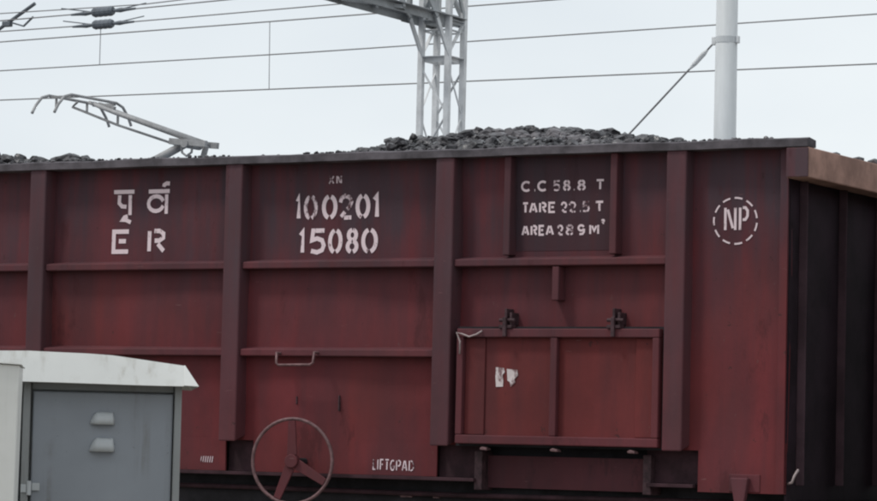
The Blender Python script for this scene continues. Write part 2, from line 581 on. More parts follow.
# flap door
door = MB().box(-9.300, -7.905, Y_DOOR - 0.045, Y_DOOR + 0.005, 1.345, 2.060).build('flap_door', 'door', wagon, OFF)
tag(door, 'hinged side flap door with a bright torn paper on its left half')
for a, b in ((-9.2545, -9.115), (-8.075, -7.951)):
    MB().box(a, b, Y_DOOR - 0.056, Y_DOOR - 0.0455, 1.402, 2.004).build('door_fold', 'door', door, OFF, bevel=0.004)
for a, b, c, d in ((-9.318, -7.887, 2.061, 2.074), (-9.318, -7.887, 1.331, 1.344), (-9.318, -9.301, 1.3445, 2.0605), (-7.904, -7.887, 1.3445, 2.0605)):  # black strips stand in for the shadow gap around the door
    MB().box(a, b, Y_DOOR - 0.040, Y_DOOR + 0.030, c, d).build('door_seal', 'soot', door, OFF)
DY0, DY1 = Y_DOOR - 0.092, Y_DOOR - 0.0455
fr = [(-9.300, -7.905, 2.006, 2.060), (-9.300, -7.905, 1.345, 1.400), (-9.300, -9.255, 1.401, 2.005), (-7.950, -7.905, 1.401, 2.005)]
for k, (a, b, c, d) in enumerate(fr):
    MB().box(a, b, DY0, DY1, c, d).build('door_frame', 'trim', door, OFF, bevel=0.006)
MB().box(-8.645, -8.598, DY0 + 0.004, DY1, 1.401, 2.005).build('door_bar', 'trim', door, OFF, bevel=0.006)
for hx in (-8.955, -8.210):
    hg = MB()
    hg.box(hx - 0.045, hx + 0.045, DY0 - 0.010, DY0 + 0.05, 2.062, 2.082)
    hg.box(hx - 0.026, hx - 0.010, DY0 + 0.03, Y_SHEET + 0.01, 2.083, 2.185)
    hg.box(hx + 0.010, hx + 0.026, DY0 + 0.03, Y_SHEET + 0.01, 2.083, 2.160)
    hg.tube([(hx - 0.05, DY0 + 0.01, 2.112), (hx + 0.06, DY0 + 0.01, 2.112)], 0.012, 8)
    hg.box(hx - 0.012, hx + 0.012, DY0 - 0.022, DY0 - 0.002, 2.01, 2.13)
    hg.build('hinge', 'steel_dark', door, OFF, bevel=0.003)
for lx in (-9.09, -8.60, -8.075):
    MB().prism_y([(lx - 0.026, 1.320), (lx - 0.008, 1.329), (lx + 0.022, 1.320), (lx + 0.026, 1.306), (lx - 0.022, 1.308)], DY0 - 0.01, DY0 + 0.05).build('latch', 'rim', door, OFF, bevel=0.004)
MB().tube([(-9.27, DY0 - 0.012, 1.90), (-9.265, DY0 - 0.02, 1.98), (-9.29, DY0 - 0.018, 2.035), (-9.25, DY0 - 0.02, 2.025), (-9.20, DY0 - 0.022, 2.008), (-9.15, DY0 - 0.02, 2.022), (-9.115, DY0 - 0.01, 2.045)], 0.006, 6).build('tie_wire', 'bare', door, OFF, smooth=True)


def paper(name, outline, y):
    m = MB()
    n = len(outline)
    m.add([(x, y + 0.004 * math.sin(90 * x) * math.sin(60 * z), z) for x, z in outline], [tuple(range(n))])
    return m.build(name, 'paper', door, OFF)


paper('notice', [(-9.040, 1.822), (-8.985, 1.818), (-8.978, 1.792), (-8.992, 1.775), (-8.985, 1.735), (-8.990, 1.702), (-9.036, 1.700), (-9.042, 1.76)], Y_DOOR - 0.05)
paper('notice', [(-8.962, 1.812), (-8.888, 1.806), (-8.884, 1.772), (-8.908, 1.748), (-8.902, 1.728), (-8.934, 1.702), (-8.940, 1.73), (-8.958, 1.74)], Y_DOOR - 0.05)

# grab handle under the lower rib
MB().tube([(-10.62, Y_SHEET, 1.900), (-10.62, 16.475, 1.900), (-10.617, 16.470, 1.835), (-10.60, 16.470, 1.822), (-10.36, 16.470, 1.826), (-10.338, 16.470, 1.840), (-10.335, 16.475, 1.905), (-10.335, Y_SHEET, 1.905)], 0.009, 8).build('grab_handle', 'rim', wagon, OFF, smooth=True)
# small lugs on the lower sheet
for lx, lz, hh in ((-10.53, 1.60, 0.05), (-10.21, 1.585, 0.10)):
    MB().prism_z([(lx - 0.006, Y_SHEET + 0.01), (lx - 0.004, Y_SHEET - 0.026), (lx + 0.004, Y_SHEET - 0.026), (lx + 0.006, Y_SHEET + 0.01)], lz - hh / 2, lz + hh / 2).build('lug', 'steel_dark', wagon, OFF, bevel=0.002)

# hand brake wheel
HX, HY, HZ, HR = -10.43, 16.40, 1.208, 0.270
hb = MB()
ca, sa = math.cos(math.radians(12)), math.sin(math.radians(12))


def wheel_pt(r, a, d=0.0):
    u, w = r * math.cos(a), r * math.sin(a)
    return (HX + u * ca + d * -sa * -1, HY + u * sa - d * ca, HZ + w)


rim = MB().tube([wheel_pt(HR, 2 * math.pi * k / 48) for k in range(48)], 0.0115, 8, closed=True)
hw = rim.build('hand_brake_wheel', 'rim', wagon, OFF, smooth=True)
MB().tube([wheel_pt(0, 0, 0.03), wheel_pt(0, 0, -0.03)], 0.045, 14).build('hub', 'trim', hw, OFF, bevel=0.006)
for aa in (248, 330, 92):
    a = math.radians(aa)
    n1 = a + math.pi / 2
    pr = [(0.04, -0.034), (0.04, 0.034), (HR - 0.012, 0.024), (HR - 0.012, -0.024)]
    vs = []
    for d in (0.010, -0.006):
        for rr, tt in pr:
            u = rr * math.cos(a) + tt * math.cos(n1)
            w = rr * math.sin(a) + tt * math.sin(n1)
            vs.append((HX + u * ca + d * sa, HY + u * sa - d * ca, HZ + w))
    MB().add(vs, [(0, 1, 2, 3), (7, 6, 5, 4)] + [(k, k + 4, (k + 1) % 4 + 4, (k + 1) % 4) for k in range(4)]).build('spoke', 'trim', hw, OFF, bevel=0.003)
MB().tube([wheel_pt(0, 0, -0.02), (HX - 0.06, 16.78, HZ)], 0.022, 10).build('brake_shaft', 'soot', wagon, OFF)

# end walls, end posts, end beams (both ends)
for sgn, xe in ((1, XR), (-1, XL)):
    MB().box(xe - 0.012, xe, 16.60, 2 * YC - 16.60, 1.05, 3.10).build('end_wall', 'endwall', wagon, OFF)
    # corner angle of the side sheet
    MB().box(min(xe, xe - sgn * 0.05) + 0.002 * sgn, max(xe, xe - sgn * 0.05) + 0.002 * sgn, 16.555, 16.5725, 1.09, Z_LIP - 0.002).build('corner_angle', 'side', wagon, OFF)
    for k, ye in enumerate((16.73, 17.345, 17.95, 18.55, 19.15)):
        x0, x1 = (xe, xe + 0.055) if sgn > 0 else (xe - 0.055, xe)
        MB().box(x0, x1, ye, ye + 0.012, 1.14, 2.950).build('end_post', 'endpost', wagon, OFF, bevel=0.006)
    x0, x1 = (xe + 0.012, xe + 0.158) if sgn > 0 else (xe - 0.158, xe - 0.012)
    zt = 3.131
    m = MB()
    yb0, yb1 = Y_POST - 0.004, 2 * YC - Y_POST + 0.004
    m.box(x0, x1, yb0, yb1, 2.950, zt)
    eb = m.build('end_beam', 'rust', wagon, OFF, bevel=0.008)
    MB().box(x0 + 0.004, x1 - 0.004, yb0 - 0.012, yb0 - 0.002, 2.955, zt - 0.004).build('end_plate', 'post', eb, OFF, bevel=0.003)
    MB().box(min(xe - sgn * 0.2, xe + sgn * 0.05), max(xe - sgn * 0.2, xe + sgn * 0.05), 16.75, 2 * YC - 16.75, 0.86, 1.045).build('headstock', 'soot', wagon, OFF, bevel=0.008)
    cpl = MB()
    cpl.box(min(xe + sgn * 0.05, xe + sgn * 0.38), max(xe + sgn * 0.05, xe + sgn * 0.38), YC - 0.07, YC + 0.07, 0.93, 1.09)
    cpl.prism_z([(xe + sgn * 0.36, YC - 0.17), (xe + sgn * 0.46, YC - 0.20), (xe + sgn * 0.46, YC + 0.10), (xe + sgn * 0.36, YC + 0.15)], 0.88, 1.14)
    cpl.build('coupler', 'soot', wagon, OFF, bevel=0.01)
# light safety hook near the lower corner
MB().tube([(-7.035, 16.60, 1.235), (-7.045, 16.57, 1.20), (-7.06, 16.57, 1.16), (-7.10, 16.60, 1.15)], 0.008, 6).build('corner_hook', 'bare', wagon, OFF, smooth=True)

# far side, floor, frame, running gear
MB().box(XL, XR, 2 * YC - Y_SHEET, 2 * YC - Y_SHEET + 0.012, Z_SILL, Z_LIP).build('far_side_panel', 'side', wagon, OFF)
for px in POSTS:
    MB().box(px - 0.07, px + 0.07, 2 * YC - Y_SHEET + 0.013, 2 * YC - Y_POST, 1.32, Z_LIP).build('side_post', 'post', wagon, OFF, bevel=0.01)
MB().box(XL + 0.02, XR - 0.02, 16.81, 2 * YC - 16.81, 1.20, 1.26).build('floor', 'soot', wagon, OFF)
MB().box(XL + 0.21, XR - 0.21, YC - 0.22, YC + 0.22, 0.78, 1.195).build('centre_sill', 'soot', wagon, OFF)
for px in POSTS:
    MB().box(px - 0.05, px + 0.05, 16.81, 2 * YC - 16.81, 0.98, 1.195).build('cross_bearer', 'soot', wagon, OFF)
MB().tube([(-12.4, 17.25, 0.86), (-11.6, 17.25, 0.86)], 0.20, 20).build('brake_cylinder', 'soot', wagon, OFF)
for bx in (XC - 3.26, XC + 3.26):
    bg = MB().box(bx - 0.14, bx + 0.14, YC - 1.05, YC + 1.05, 0.48, 0.775).build('bogie', 'soot', wagon, OFF, bevel=0.01)
    for s_ in (-1, 1):
        yy = YC + s_ * 1.05
        MB().prism_y([(bx - 1.25, 0.46), (bx - 0.45, 0.30), (bx + 0.45, 0.30), (bx + 1.25, 0.46), (bx + 1.22, 0.64), (bx + 0.45, 0.82), (bx - 0.45, 0.82), (bx - 1.22, 0.64)], yy - 0.06, yy + 0.06).build('side_frame', 'soot', bg, OFF, bevel=0.01)
    for ax in (bx - 1.0, bx + 1.0):
        w_ = MB()
        for s_ in (-1, 1):
            y1 = YC + s_ * 0.84
            w_.tube([(ax, y1 - 0.065, 0.50), (ax, y1 + 0.065, 0.50)], 0.495, 32)
        w_.tube([(ax, YC - 1.0, 0.50), (ax, YC + 1.0, 0.50)], 0.075, 12)
        w_.build('wheelset', 'soot', bg, OFF)
# pale tags on the brake rigging seen below the sill
for x_, z_, w_ in ((-10.02, 1.03, 0.03), (-9.78, 1.005, 0.085), (-9.56, 1.005, 0.045)):
    MB().box(x_ - w_ / 2, x_ + w_ / 2, 16.735, 16.758, z_ - 0.008, z_ + 0.008).build('rigging_tag', 'rim', wagon, OFF)

# ------------------------------------------------------------------ stencilled lettering (stroke font, metres on the sheet)


def arc(cx, cy, rx, ry, a0, a1, n=9):
    return [(cx + rx * math.cos(math.radians(a0 + (a1 - a0) * k / n)), cy + ry * math.sin(math.radians(a0 + (a1 - a0) * k / n))) for k in range(n + 1)]


GLYPH = {
    '0': [arc(.5, .5, .5, .5, 102, 258), arc(.5, .5, .5, .5, -78, 78)],
    'O': [arc(.5, .5, .5, .5, 0, 350, 20)],
    '1': [[(0.0, .80), (.75, 1), (.75, 0)]],
    '2': [[(0, .70), (.10, .90), (.42, 1.0), (.80, .93), (.98, .72), (.85, .52), (.62, .38)], [(.42, .26), (.10, .04)], [(.36, 0), (1, 0)]],
    '5': [[(1, 1), (.12, 1), (.06, .56), (.45, .64), (.85, .55), (1, .32), (.88, .10), (.5, 0), (.02, .07)]],
    '8': [arc(.5, .77, .42, .23, 95, 265, 7), arc(.5, .77, .42, .23, -85, 85, 7), arc(.5, .25, .5, .25, 105, 255, 7), arc(.5, .25, .5, .25, -75, 75, 7)],
    '9': [arc(.5, .70, .48, .30, 20, 340, 12), [(1, .62), (.98, .25), (.75, .03), (.2, 0)]],
    'C': [arc(.52, .5, .52, .5, 48, 312, 12)],
    '.': [[(0, .04), (1, .04)]],
    'T': [[(0, 1), (1, 1)], [(.5, .84), (.5, 0)]],
    'A': [[(0, 0), (.40, 1)], [(.60, 1), (1, 0)], [(.36, .30), (.64, .30)]],
    'R': [[(0, 0), (0, 1)], [(.32, 1), (.68, 1), (.95, .86), (.95, .66), (.68, .52), (.36, .52)], [(.58, .36), (1, 0)]],
    'E': [[(1, 1), (0, 1), (0, 0), (1, 0)], [(.34, .52), (.82, .52)]],
    'M': [[(0, 0), (0, 1)], [(.22, .90), (.5, .35), (.78, .90)], [(1, 1), (1, 0)]],
    'N': [[(0, 0), (0, 1)], [(.24, .92), (.76, .08)], [(1, 0), (1, 1)]],
    'P': [[(0, 0), (0, 1)], [(.34, 1), (.7, 1), (1, .86), (1, .62), (.7, .46), (.34, .46)]],
    'X': [[(0, 1), (.42, .56)], [(.60, .40), (1, 0)], [(1, 1), (0, 0)][0:0] or [(1, 1), (.62, .60)], [(.40, .40), (0, 0)]],
    'L': [[(0, 1), (0, 0), (1, 0)]],
    'I': [[(.5, 0), (.5, 1)]],
    'F': [[(0, 0), (0, 1), (1, 1)], [(.4, .52), (.8, .52)]],
    'G': [arc(.52, .5, .52, .5, 55, 330, 12) + [(.98, .42), (.6, .42)]],
    'D': [[(0, 0), (0, 1)], [(.34, 1), (.75, .9), (1, .6), (1, .4), (.75, .1), (.34, 0)]],
    'pa': [[(0, 1), (1, 1)], [(.80, .86), (.80, 0)], [(.28, .86), (.26, .52), (.40, .38), (.62, .36)]],
    'uu': [[(.62, 1), (.25, .82), (.02, .40), (.40, .42), (.98, .02)]],
    'va': [[(0, 1), (1, 1)], [(.86, .86), (.86, 0)], arc(.36, .46, .36, .33, 18, 342, 14)],
    'reph': [[(.0, .0), (.05, .55), (.45, 1), (1, .92)]],
}


def ribbon(m, pts, w, y):
    pts = [Vector(p) for p in pts]
    L_, R_ = [], []
    k = len(pts)
    for i, p in enumerate(pts):
        d0 = (p - pts[i - 1]).normalized() if i else None
        d1 = (pts[i + 1] - p).normalized() if i < k - 1 else None
        d = ((d0 or d1) + (d1 or d0))
        if d.length < 1e-6:
            d = d0
        d.normalize()
        nrm = Vector((-d.y, d.x))
        ref = d1 or d0
        c = max(0.55, abs(Vector((-ref.y, ref.x)).dot(nrm)))
        L_.append(p + nrm * (w / 2 / c))
        R_.append(p - nrm * (w / 2 / c))
    vs = [(q.x, y + dent(q.x, q.y), q.y) for q in L_ + R_]
    m.add(vs, [(i, i + k, i + 1 + k, i + 1) for i in range(k - 1)])


def lettering(chars, w, mat='letter', y=Y_SHEET - 0.0035, name='stencil_letter', slant=0.0):
    """chars: (glyph, x0, x1, z0, z1)"""
    for gname, x0, x1, z0, z1 in chars:
        m = MB()
        i = w / 2
        a, b, c, d = x0 + i, x1 - i, z0 + i, z1 - i
        if b - a < 0.004:
            b = a + 0.004
        for pl in GLYPH[gname]:
            ribbon(m, [((a + u * (b - a)) * 1.0016, c + v * (d - c)) for u, v in pl], w, y)
        m.build(name, mat, wagon, OFF)


def row(s, xs, z0, z1):
    return [(ch, a, b, z0, z1) for ch, (a, b) in zip(s, xs)]


lettering([('pa', -12.036, -11.845, 2.812, 2.996), ('uu', -11.968, -11.868, 2.762, 2.832), ('va', -11.755, -11.556, 2.815, 2.994), ('reph', -11.632, -11.556, 2.996, 3.046)], 0.027)
lettering([('E', -12.031, -11.881, 2.565, 2.730), ('R', -11.739, -11.588, 2.565, 2.730)], 0.030)
lettering(row('1', [(-10.582, -10.540)], 2.766, 2.934) + row('00', [(-10.382, -10.262), (-10.124, -10.012)], 2.766, 2.934) + row('1', [(-9.998, -9.940)], 2.766, 2.934), 0.030)
lettering(row('02', [(-10.520, -10.414), (-10.254, -10.140)], 2.766, 2.934), 0.027, 'letter_faint')
lettering(row('15080', [(-10.552, -10.498), (-10.469, -10.342), (-10.325, -10.215), (-10.190, -10.094), (-10.075, -9.952)], 2.543, 2.713), 0.029)
lettering(row('XN', [(-10.335, -10.290), (-10.275, -10.232)], 2.998, 3.055), 0.010, 'letter_faint')
lettering(row('C.C', [(-8.908, -8.833), (-8.819, -8.809), (-8.793, -8.719)], 2.914, 2.983), 0.0145)
lettering(row('5.', [(-8.683, -8.633), (-8.546, -8.538)], 2.914, 2.983), 0.011, 'letter_faint')
lettering(row('88T', [(-8.615, -8.563), (-8.517, -8.460), (-8.392, -8.330)], 2.914, 2.983), 0.0135)
lettering(row('TARE', [(-8.899, -8.851), (-8.850, -8.790), (-8.780, -8.727), (-8.716, -8.664)], 2.780, 2.850), 0.0135)
lettering(row('22.5', [(-8.630, -8.585), (-8.576, -8.524), (-8.503, -8.492), (-8.483, -8.431)], 2.780, 2.850), 0.012, 'letter_faint')
lettering(row('T', [(-8.397, -8.332)], 2.780, 2.850), 0.0145)
lettering(row('AREA', [(-8.902, -8.846), (-8.838, -8.790), (-8.783, -8.739), (-8.734, -8.676)], 2.640, 2.708), 0.0135)
lettering(row('28', [(-8.655, -8.611), (-8.595, -8.540)], 2.640, 2.708), 0.012, 'letter_faint')
lettering(row('9M', [(-8.515, -8.462), (-8.433, -8.365)], 2.640, 2.708) + [('2', -8.352, -8.325, 2.706, 2.738)], 0.0135)
lettering(row('LIFT', [(-9.941, -9.915), (-9.910, -9.896), (-9.888, -9.858), (-9.852, -9.818)], 1.165, 1.236) + row('GPAD', [(-9.812, -9.776), (-9.768, -9.732), (-9.724, -9.684), (-9.674, -9.634)], 1.162, 1.233), 0.0085, 'letter_faint', Y_SHEET - 0.0105)
# NP in a dashed ring
lettering(row('NP', [(-7.528, -7.448), (-7.434, -7.370)], 2.648, 2.798), 0.0165)
for k in range(11):
    a0 = 360 / 11 * k + 6
    m = MB()
    ribbon(m, arc(-7.468, 2.711, 0.138, 0.138, a0, a0 + 21, 4), 0.011, Y_SHEET - 0.0035)
    m.build('emblem_dash', 'letter', wagon, OFF)
# faint scrawl on the left sill plate
m = MB()
for k in range(6):
    x_ = -11.28 + 0.018 * k
    ribbon(m, [(x_, 1.185), (x_ + 0.008, 1.225)], 0.006, Y_SHEET - 0.0105)
m.build('scrawl', 'letter_faint', wagon, OFF)

# ------------------------------------------------------------------ coal load


def lerp_tab(tab, x):
    if x <= tab[0][0]:
        return tab[0][1]
    for (a, va), (b, vb) in zip(tab, tab[1:]):
        if x <= b:
            t = (x - a) / (b - a)
            t = t * t * (3 - 2 * t)
            return va + (vb - va) * t
    return tab[-1][1]


CREST = [(-16.8, .12), (-13.2, .17), (-11.5, .09), (-10.66, .10), (-10.44, .235), (-10.1, .295), (-9.57, .345), (-8.95, .315), (-8.5, .245), (-8.15, .13), (-7.2, .06)]


EDGE = [(-13.6, .09), (-12.9, .10), (-12.35, .08), (-11.9, .03), (-11.2, .03), (-10.25, .03), (-9.85, .08), (-8.6, .07), (-8.15, .02), (-7.2, .0)]


def coal_h(x, y):
    t = (y - YC) / 1.45
    pr = max(0.0, 1 - abs(t) ** 2.2)
    e = lerp_tab(EDGE, x)
    return 3.085 + e + max(0.0, lerp_tab(CREST, x) - e) * pr + 0.030 * noise.noise(Vector((x * 2.3, y * 2.3, 0.5))) + 0.020 * noise.noise(Vector((x * 7.0, y * 7.0, 2.5)))


def rock_mesh(seed):
    rnd = random.Random(seed)
    import bmesh
    bm = bmesh.new()
    bmesh.ops.create_icosphere(bm, subdivisions=2 if seed >= 14 else 1, radius=1.0)
    for v in bm.verts:
        v.co *= 0.95 + 0.42 * noise.noise(v.co * 1.3 + Vector((seed * 3.7, 0, 0))) + rnd.uniform(-0.16, 0.16)
        v.co.z *= 0.80
    vs = [v.co.copy() for v in bm.verts]
    fs = [tuple(v.index for v in f.verts) for f in bm.faces]
    bm.free()
    return vs, fs


ROCKS = [rock_mesh(k) for k in range(24)]


def coal_load(x0, x1, count, name='coal_load'):
    m = MB()
    nx, ny = int((x1 - x0) / 0.07), 40
    ya, yb = 16.665, 2 * YC - 16.665
    vs, fs = [], []
    for j in range(ny + 1):
        for i in range(nx + 1):
            x = x0 + (x1 - x0) * i / nx
            y = ya + (yb - ya) * j / ny
            vs.append((x, y, coal_h(x, y)))
    W_ = nx + 1
    for j in range(ny):
        for i in range(nx):
            a = j * W_ + i
            fs.append((a, a + 1, a + 1 + W_, a + W_))
    base = len(vs)
    # skirt down to the wagon floor
    m.add(vs, fs)
    ring = [i for i in range(W_)] + [j * W_ + nx for j in range(1, ny + 1)] + [ny * W_ + i for i in range(nx - 1, -1, -1)] + [j * W_ for j in range(ny - 1, 0, -1)]
    low = [(vs[i][0], vs[i][1], 1.50) for i in ring]
    o0 = len(m.v)
    m.v += low
    k = len(ring)
    for i in range(k):
        m.f.append((ring[i], o0 + i, o0 + (i + 1) % k, ring[(i + 1) % k]))
    m.f.append(tuple(o0 + i for i in range(k)))
    rnd = random.Random(3)

    def lump(x, y, z, s):
        rv, rf = ROCKS[rnd.randrange(14) if s < 0.05 else rnd.randrange(14, 24)]
        rot = Matrix.Rotation(rnd.uniform(0, 6.28), 3, 'Z') @ Matrix.Rotation(rnd.uniform(-0.6, 0.6), 3, 'X')
        sx, sy, sz = s * rnd.uniform(0.8, 1.35), s * rnd.uniform(0.8, 1.2), s * rnd.uniform(0.6, 1.0)
        m.add([rot @ Vector((v.x * sx, v.y * sy, v.z * sz)) + Vector((x, y, z)) for v in rv], rf)

    for _ in range(count):
        x = rnd.uniform(x0 + .08, x1 - .08)
        y = ya + .05 + (yb - ya - .12) * rnd.random() ** 1.5
        s = 0.010 + 0.052 * rnd.random() ** 5
        lump(x, y, coal_h(x, y) + s * 0.15, s)
    # lumps that lie against the near rim
    for a, b, nn, zz, sm in ((-13.5, -12.95, 26, 0.055, .065), (-12.95, -12.62, 10, 0.035, .045), (-12.62, -12.42, 16, 0.060, .062), (-12.35, -11.75, 26, 0.035, .045),
                             (-11.0, -10.55, 34, 0.085, .034), (-10.02, -9.85, 16, 0.07, .055), (-9.85, -9.6, 30, 0.03, .035), (-9.9, -8.3, 90, 0.02, .036), (-7.6, -7.25, 8, 0.06, .03)):
        for _ in range(nn):
            s = rnd.uniform(0.4 * sm, sm)
            x, y = rnd.uniform(a, b), rnd.uniform(16.70, 16.88)
            lump(x, y, coal_h(x, y) + rnd.uniform(0.2, 1.0) * zz, s)
    # crumbs lying on the coping itself
    for _ in range(420):
        x = rnd.uniform(-13.4, -7.2)
        if noise.noise(Vector((x * 1.3, 7.7, 0))) < -0.12:
            continue
        s = rnd.uniform(0.006, 0.017)
        lump(x, rnd.uniform(16.51, 16.60), 3.190 + s * 0.3, s)
    o = m.build(name, 'coal', None, OFF)
    o.location = OFF
    return o


coal = coal_load(XL + 0.04, XR - 0.04, 13000)
tag(coal, 'black coal lumps heaped above the rim of the red wagon', 'coal', kind='stuff')

# fallen lumps along the end beam
for k, (yy, s, lb) in enumerate(((17.10, .026, 'coal lump on the rusty end beam, nearest the wagon corner'),
                                 (17.46, .032, 'coal lump in the middle of those lying on the rusty end beam'),
                                 (17.72, .042, 'largest coal lump on the rusty end beam, at the right picture edge'))):
    rv, rf = ROCKS[k]
    mm = MB().add([(-7.03 + v.x * s * 1.2, yy + v.y * s * 1.5, 3.131 + s * 0.52 + v.z * s * 0.8) for v in rv], rf)
    o = mm.build('coal_lump', 'coal', None, (-7.03, yy, 3.131))
    o.location = (-7.03, yy, 3.131)
    tag(o, lb, 'coal lump', 'lumps on the end beam')

# neighbour coupled on the right, just beyond the frame: it closes the gap at the wagon end
nb = copy_tree(wagon, None, skip=('stencil_letter', 'notice', 'emblem_dash', 'scrawl', 'rigging_tag', 'tie_wire'))
nb.location = (XC + 10.713, YC, 0)
tag(nb, 'red open wagon coupled to the right end of the 15080 wagon', 'freight wagon', 'open coal wagons of the train')

# ------------------------------------------------------------------ trackside cabinets
CA = math.radians(36.2)
cab = empty('equipment_cabinet', (-5.3155, 7.2626, GZ), CA)      # local x to the right, local y away from the camera
tag(cab, 'grey trackside equipment cabinet with two louvre hoods under a white arched roof', 'cabinet')
zg = GZ


def cbx(name, mat, x0, x1, y0, y1, z0, z1, parent=cab, bevel=0.004):
    return MB().box(x0, x1, y0, y1, z0 - zg, z1 - zg).build(name, mat, parent, bevel=bevel)


UL, UR, CX = -0.640, 0.258, -0.191
cbx('plinth', 'concrete', UL - 0.05, UR + 0.05, -0.05, 0.55, GZ - 0.05, -0.12)
shell = cbx('shell', 'cab_frame', UL, UR, 0.045, 0.50, -0.12, 1.478)
for a, b, nm in ((UL, UL + 0.022, 'frame_stile'), (-0.206, -0.184, 'frame_stile'), (UR - 0.021, UR, 'frame_stile')):
    cbx(nm, 'cab_frame', a, b, 0.0, 0.044, -0.12, 1.4775)
cbx('frame_rail', 'cab_frame', -0.183, UR - 0.022, 0.028, 0.044, 1.449, 1.4775)
cbx('frame_rail', 'cab_frame', -0.183, UR - 0.022, 0.004, 0.044, -0.12, -0.07)
rd = cbx('door', 'cab_grey', -0.177, 0.2335, 0.012, 0.034, -0.064, 1.4455, bevel=0.005)
ld = cbx('door', 'cab_grey', UL + 0.027, -0.210, 0.012, 0.034, -0.064, 1.4455, bevel=0.005)


def hood(x0, x1, z0, z1, parent):
    """pressed louvre hood with rounded, sloping ends, open at the bottom"""
    n = 12
    vs, fs = [], []
    prof = [(0.0, 1.0), (0.35, 0.97), (0.75, 0.80), (1.0, 0.45), (1.0, 0.0)]
    for i in range(n + 1):
        t = i / n
        e = max(0.0, min(1.0, 3.2 * t, 14.0 * (1 - t)))
        e = math.sin(e * math.pi / 2)
        x = x0 + (x1 - x0) * t
        for d, h in prof:
            vs.append((x, 0.0115 - 0.022 * d * e, z0 - zg + (z1 - z0) * (h * (0.12 + 0.88 * e))))
    k = len(prof)
    for i in range(n):
        for j in range(k - 1):
            a = i * k + j
            fs.append((a, a + 1, a + 1 + k, a + k))
    o = MB().add(vs, fs).build('louvre_hood', 'cab_hood', parent, smooth=True)
    sd = o.modifiers.new('t', 'SOLIDIFY')
    sd.thickness = 0.0025
    return o


MAT['cab_hood'] = plain('louvre_grey_paint', (0.50, 0.52, 0.53), 0.45, 0.06, 8, bmp=0.05)
hood(-0.010, 0.064, 1.352, 1.389, rd)
hood(-0.010, 0.066, 1.272, 1.313, rd)
hood(-0.47, -0.40, 1.352, 1.389, ld)
hood(-0.47, -0.40, 1.272, 1.313, ld)
for hz in (1.160, 0.35):
    hm = MB()
    hm.tube([(-0.181, 0.000, hz - 0.020 - zg), (-0.181, 0.000, hz + 0.022 - zg)], 0.007, 10)
    hm.box(-0.205, -0.189, -0.004, -0.001, hz - 0.012 - zg, hz + 0.012 - zg)
    hm.box(-0.173, -0.150, 0.004, 0.011, hz - 0.006 - zg, hz + 0.016 - zg)
    hm.build('hinge', 'cab_hood', cab, bevel=0.001)
cbx('handle', 'cab_hood', 0.205, 0.222, -0.012, 0.011, 0.60, 0.74, rd)
# arched sheet roof: front fascia, arched top, flared drip at both sides
half = [(0.0, 1.562), (0.09, 1.560), (0.17, 1.5585), (0.243, 1.555), (0.311, 1.547), (0.38, 1.5385), (0.452, 1.530)]
prof_top = [(CX - a, z) for a, z in reversed(half[1:])] + [(CX + a, z) for a, z in half]
m = MB()
n = len(prof_top)
yf, yb = -0.055, 0.56
lower = [(x, 1.4700 - 0.0012 * math.sin(9 * x)) for x, z in prof_top]
# tapered front fascia (folded sheet leaning slightly outwards at the bottom edge)
vs = [(x, yf + 0.02, z - zg) for x, z in prof_top] + [(x, yf - 0.012, z - zg) for x, z in lower]
vs += [(x, yb, z - zg) for x, z in prof_top] + [(x, yb + 0.02, z - zg) for x, z in lower]
fs = [(i, i + n, i + 1 + n, i + 1) for i in range(n - 1)]
fs += [(i, i + 1, i + 1 + 2 * n, i + 2 * n) for i in range(n - 1)]
fs += [(i + 2 * n, i + 1 + 2 * n, i + 1 + 3 * n, i + 3 * n) for i in range(n - 1)]
m.add(vs, fs)
rf_o = m.build('roof', 'roof_white', cab)
sd = rf_o.modifiers.new('t', 'SOLIDIFY')
sd.thickness = 0.003
for s_ in (-1, 1):
    xa, xb = CX + s_ * 0.452, CX + s_ * 0.494
    mm = MB().add([(xa, yf + 0.02, 1.530 - zg), (xa, yb, 1.530 - zg), (xb, yb + 0.02, 1.468 - zg), (xb, yf - 0.016, 1.468 - zg), (xa, yf - 0.012, 1.4700 - zg), (xa, yb + 0.02, 1.4700 - zg)],
                  [(0, 1, 2, 3), (0, 3, 4), (1, 5, 2)])
    o = mm.build('roof_flare', 'roof_white', rf_o)
    sd = o.modifiers.new('t', 'SOLIDIFY')
    sd.thickness = 0.003

# white cabinet in front on the left
CW = math.radians(37.9)
wd = 8.30
wc = empty('equipment_cabinet', (-wd * math.sin(CW), wd * math.cos(CW), GZ), CA)
tag(wc, 'plain white trackside cabinet cut off by the left picture edge', 'cabinet')
XW = 0.040
MB().box(-0.62, XW + 0.03, -0.04, 0.46, -0.05, 0.20).build('plinth', 'concrete', wc, bevel=0.004)
m = MB()
pf = [(-0.60, 0.2), (XW - 0.012, 0.2), (XW + 0.004, 1.822), (-0.30, 1.8385), (-0.60, 1.812)]
m.prism_y(pf, 0.0, 0.42).build('shell', 'cab_white', wc, bevel=0.003)
MB().prism_y([(-0.62, 1.8115), (-0.30, 1.8420), (XW + 0.009, 1.8260), (XW + 0.009, 1.8235), (-0.30, 1.8395), (-0.62, 1.809)], -0.008, 0.44).build('lid', 'cab_white', wc)
MB().box(-0.56, XW - 0.05, -0.006, -0.0005, 0.26, 1.40).build('door', 'cab_white', wc, bevel=0.002)

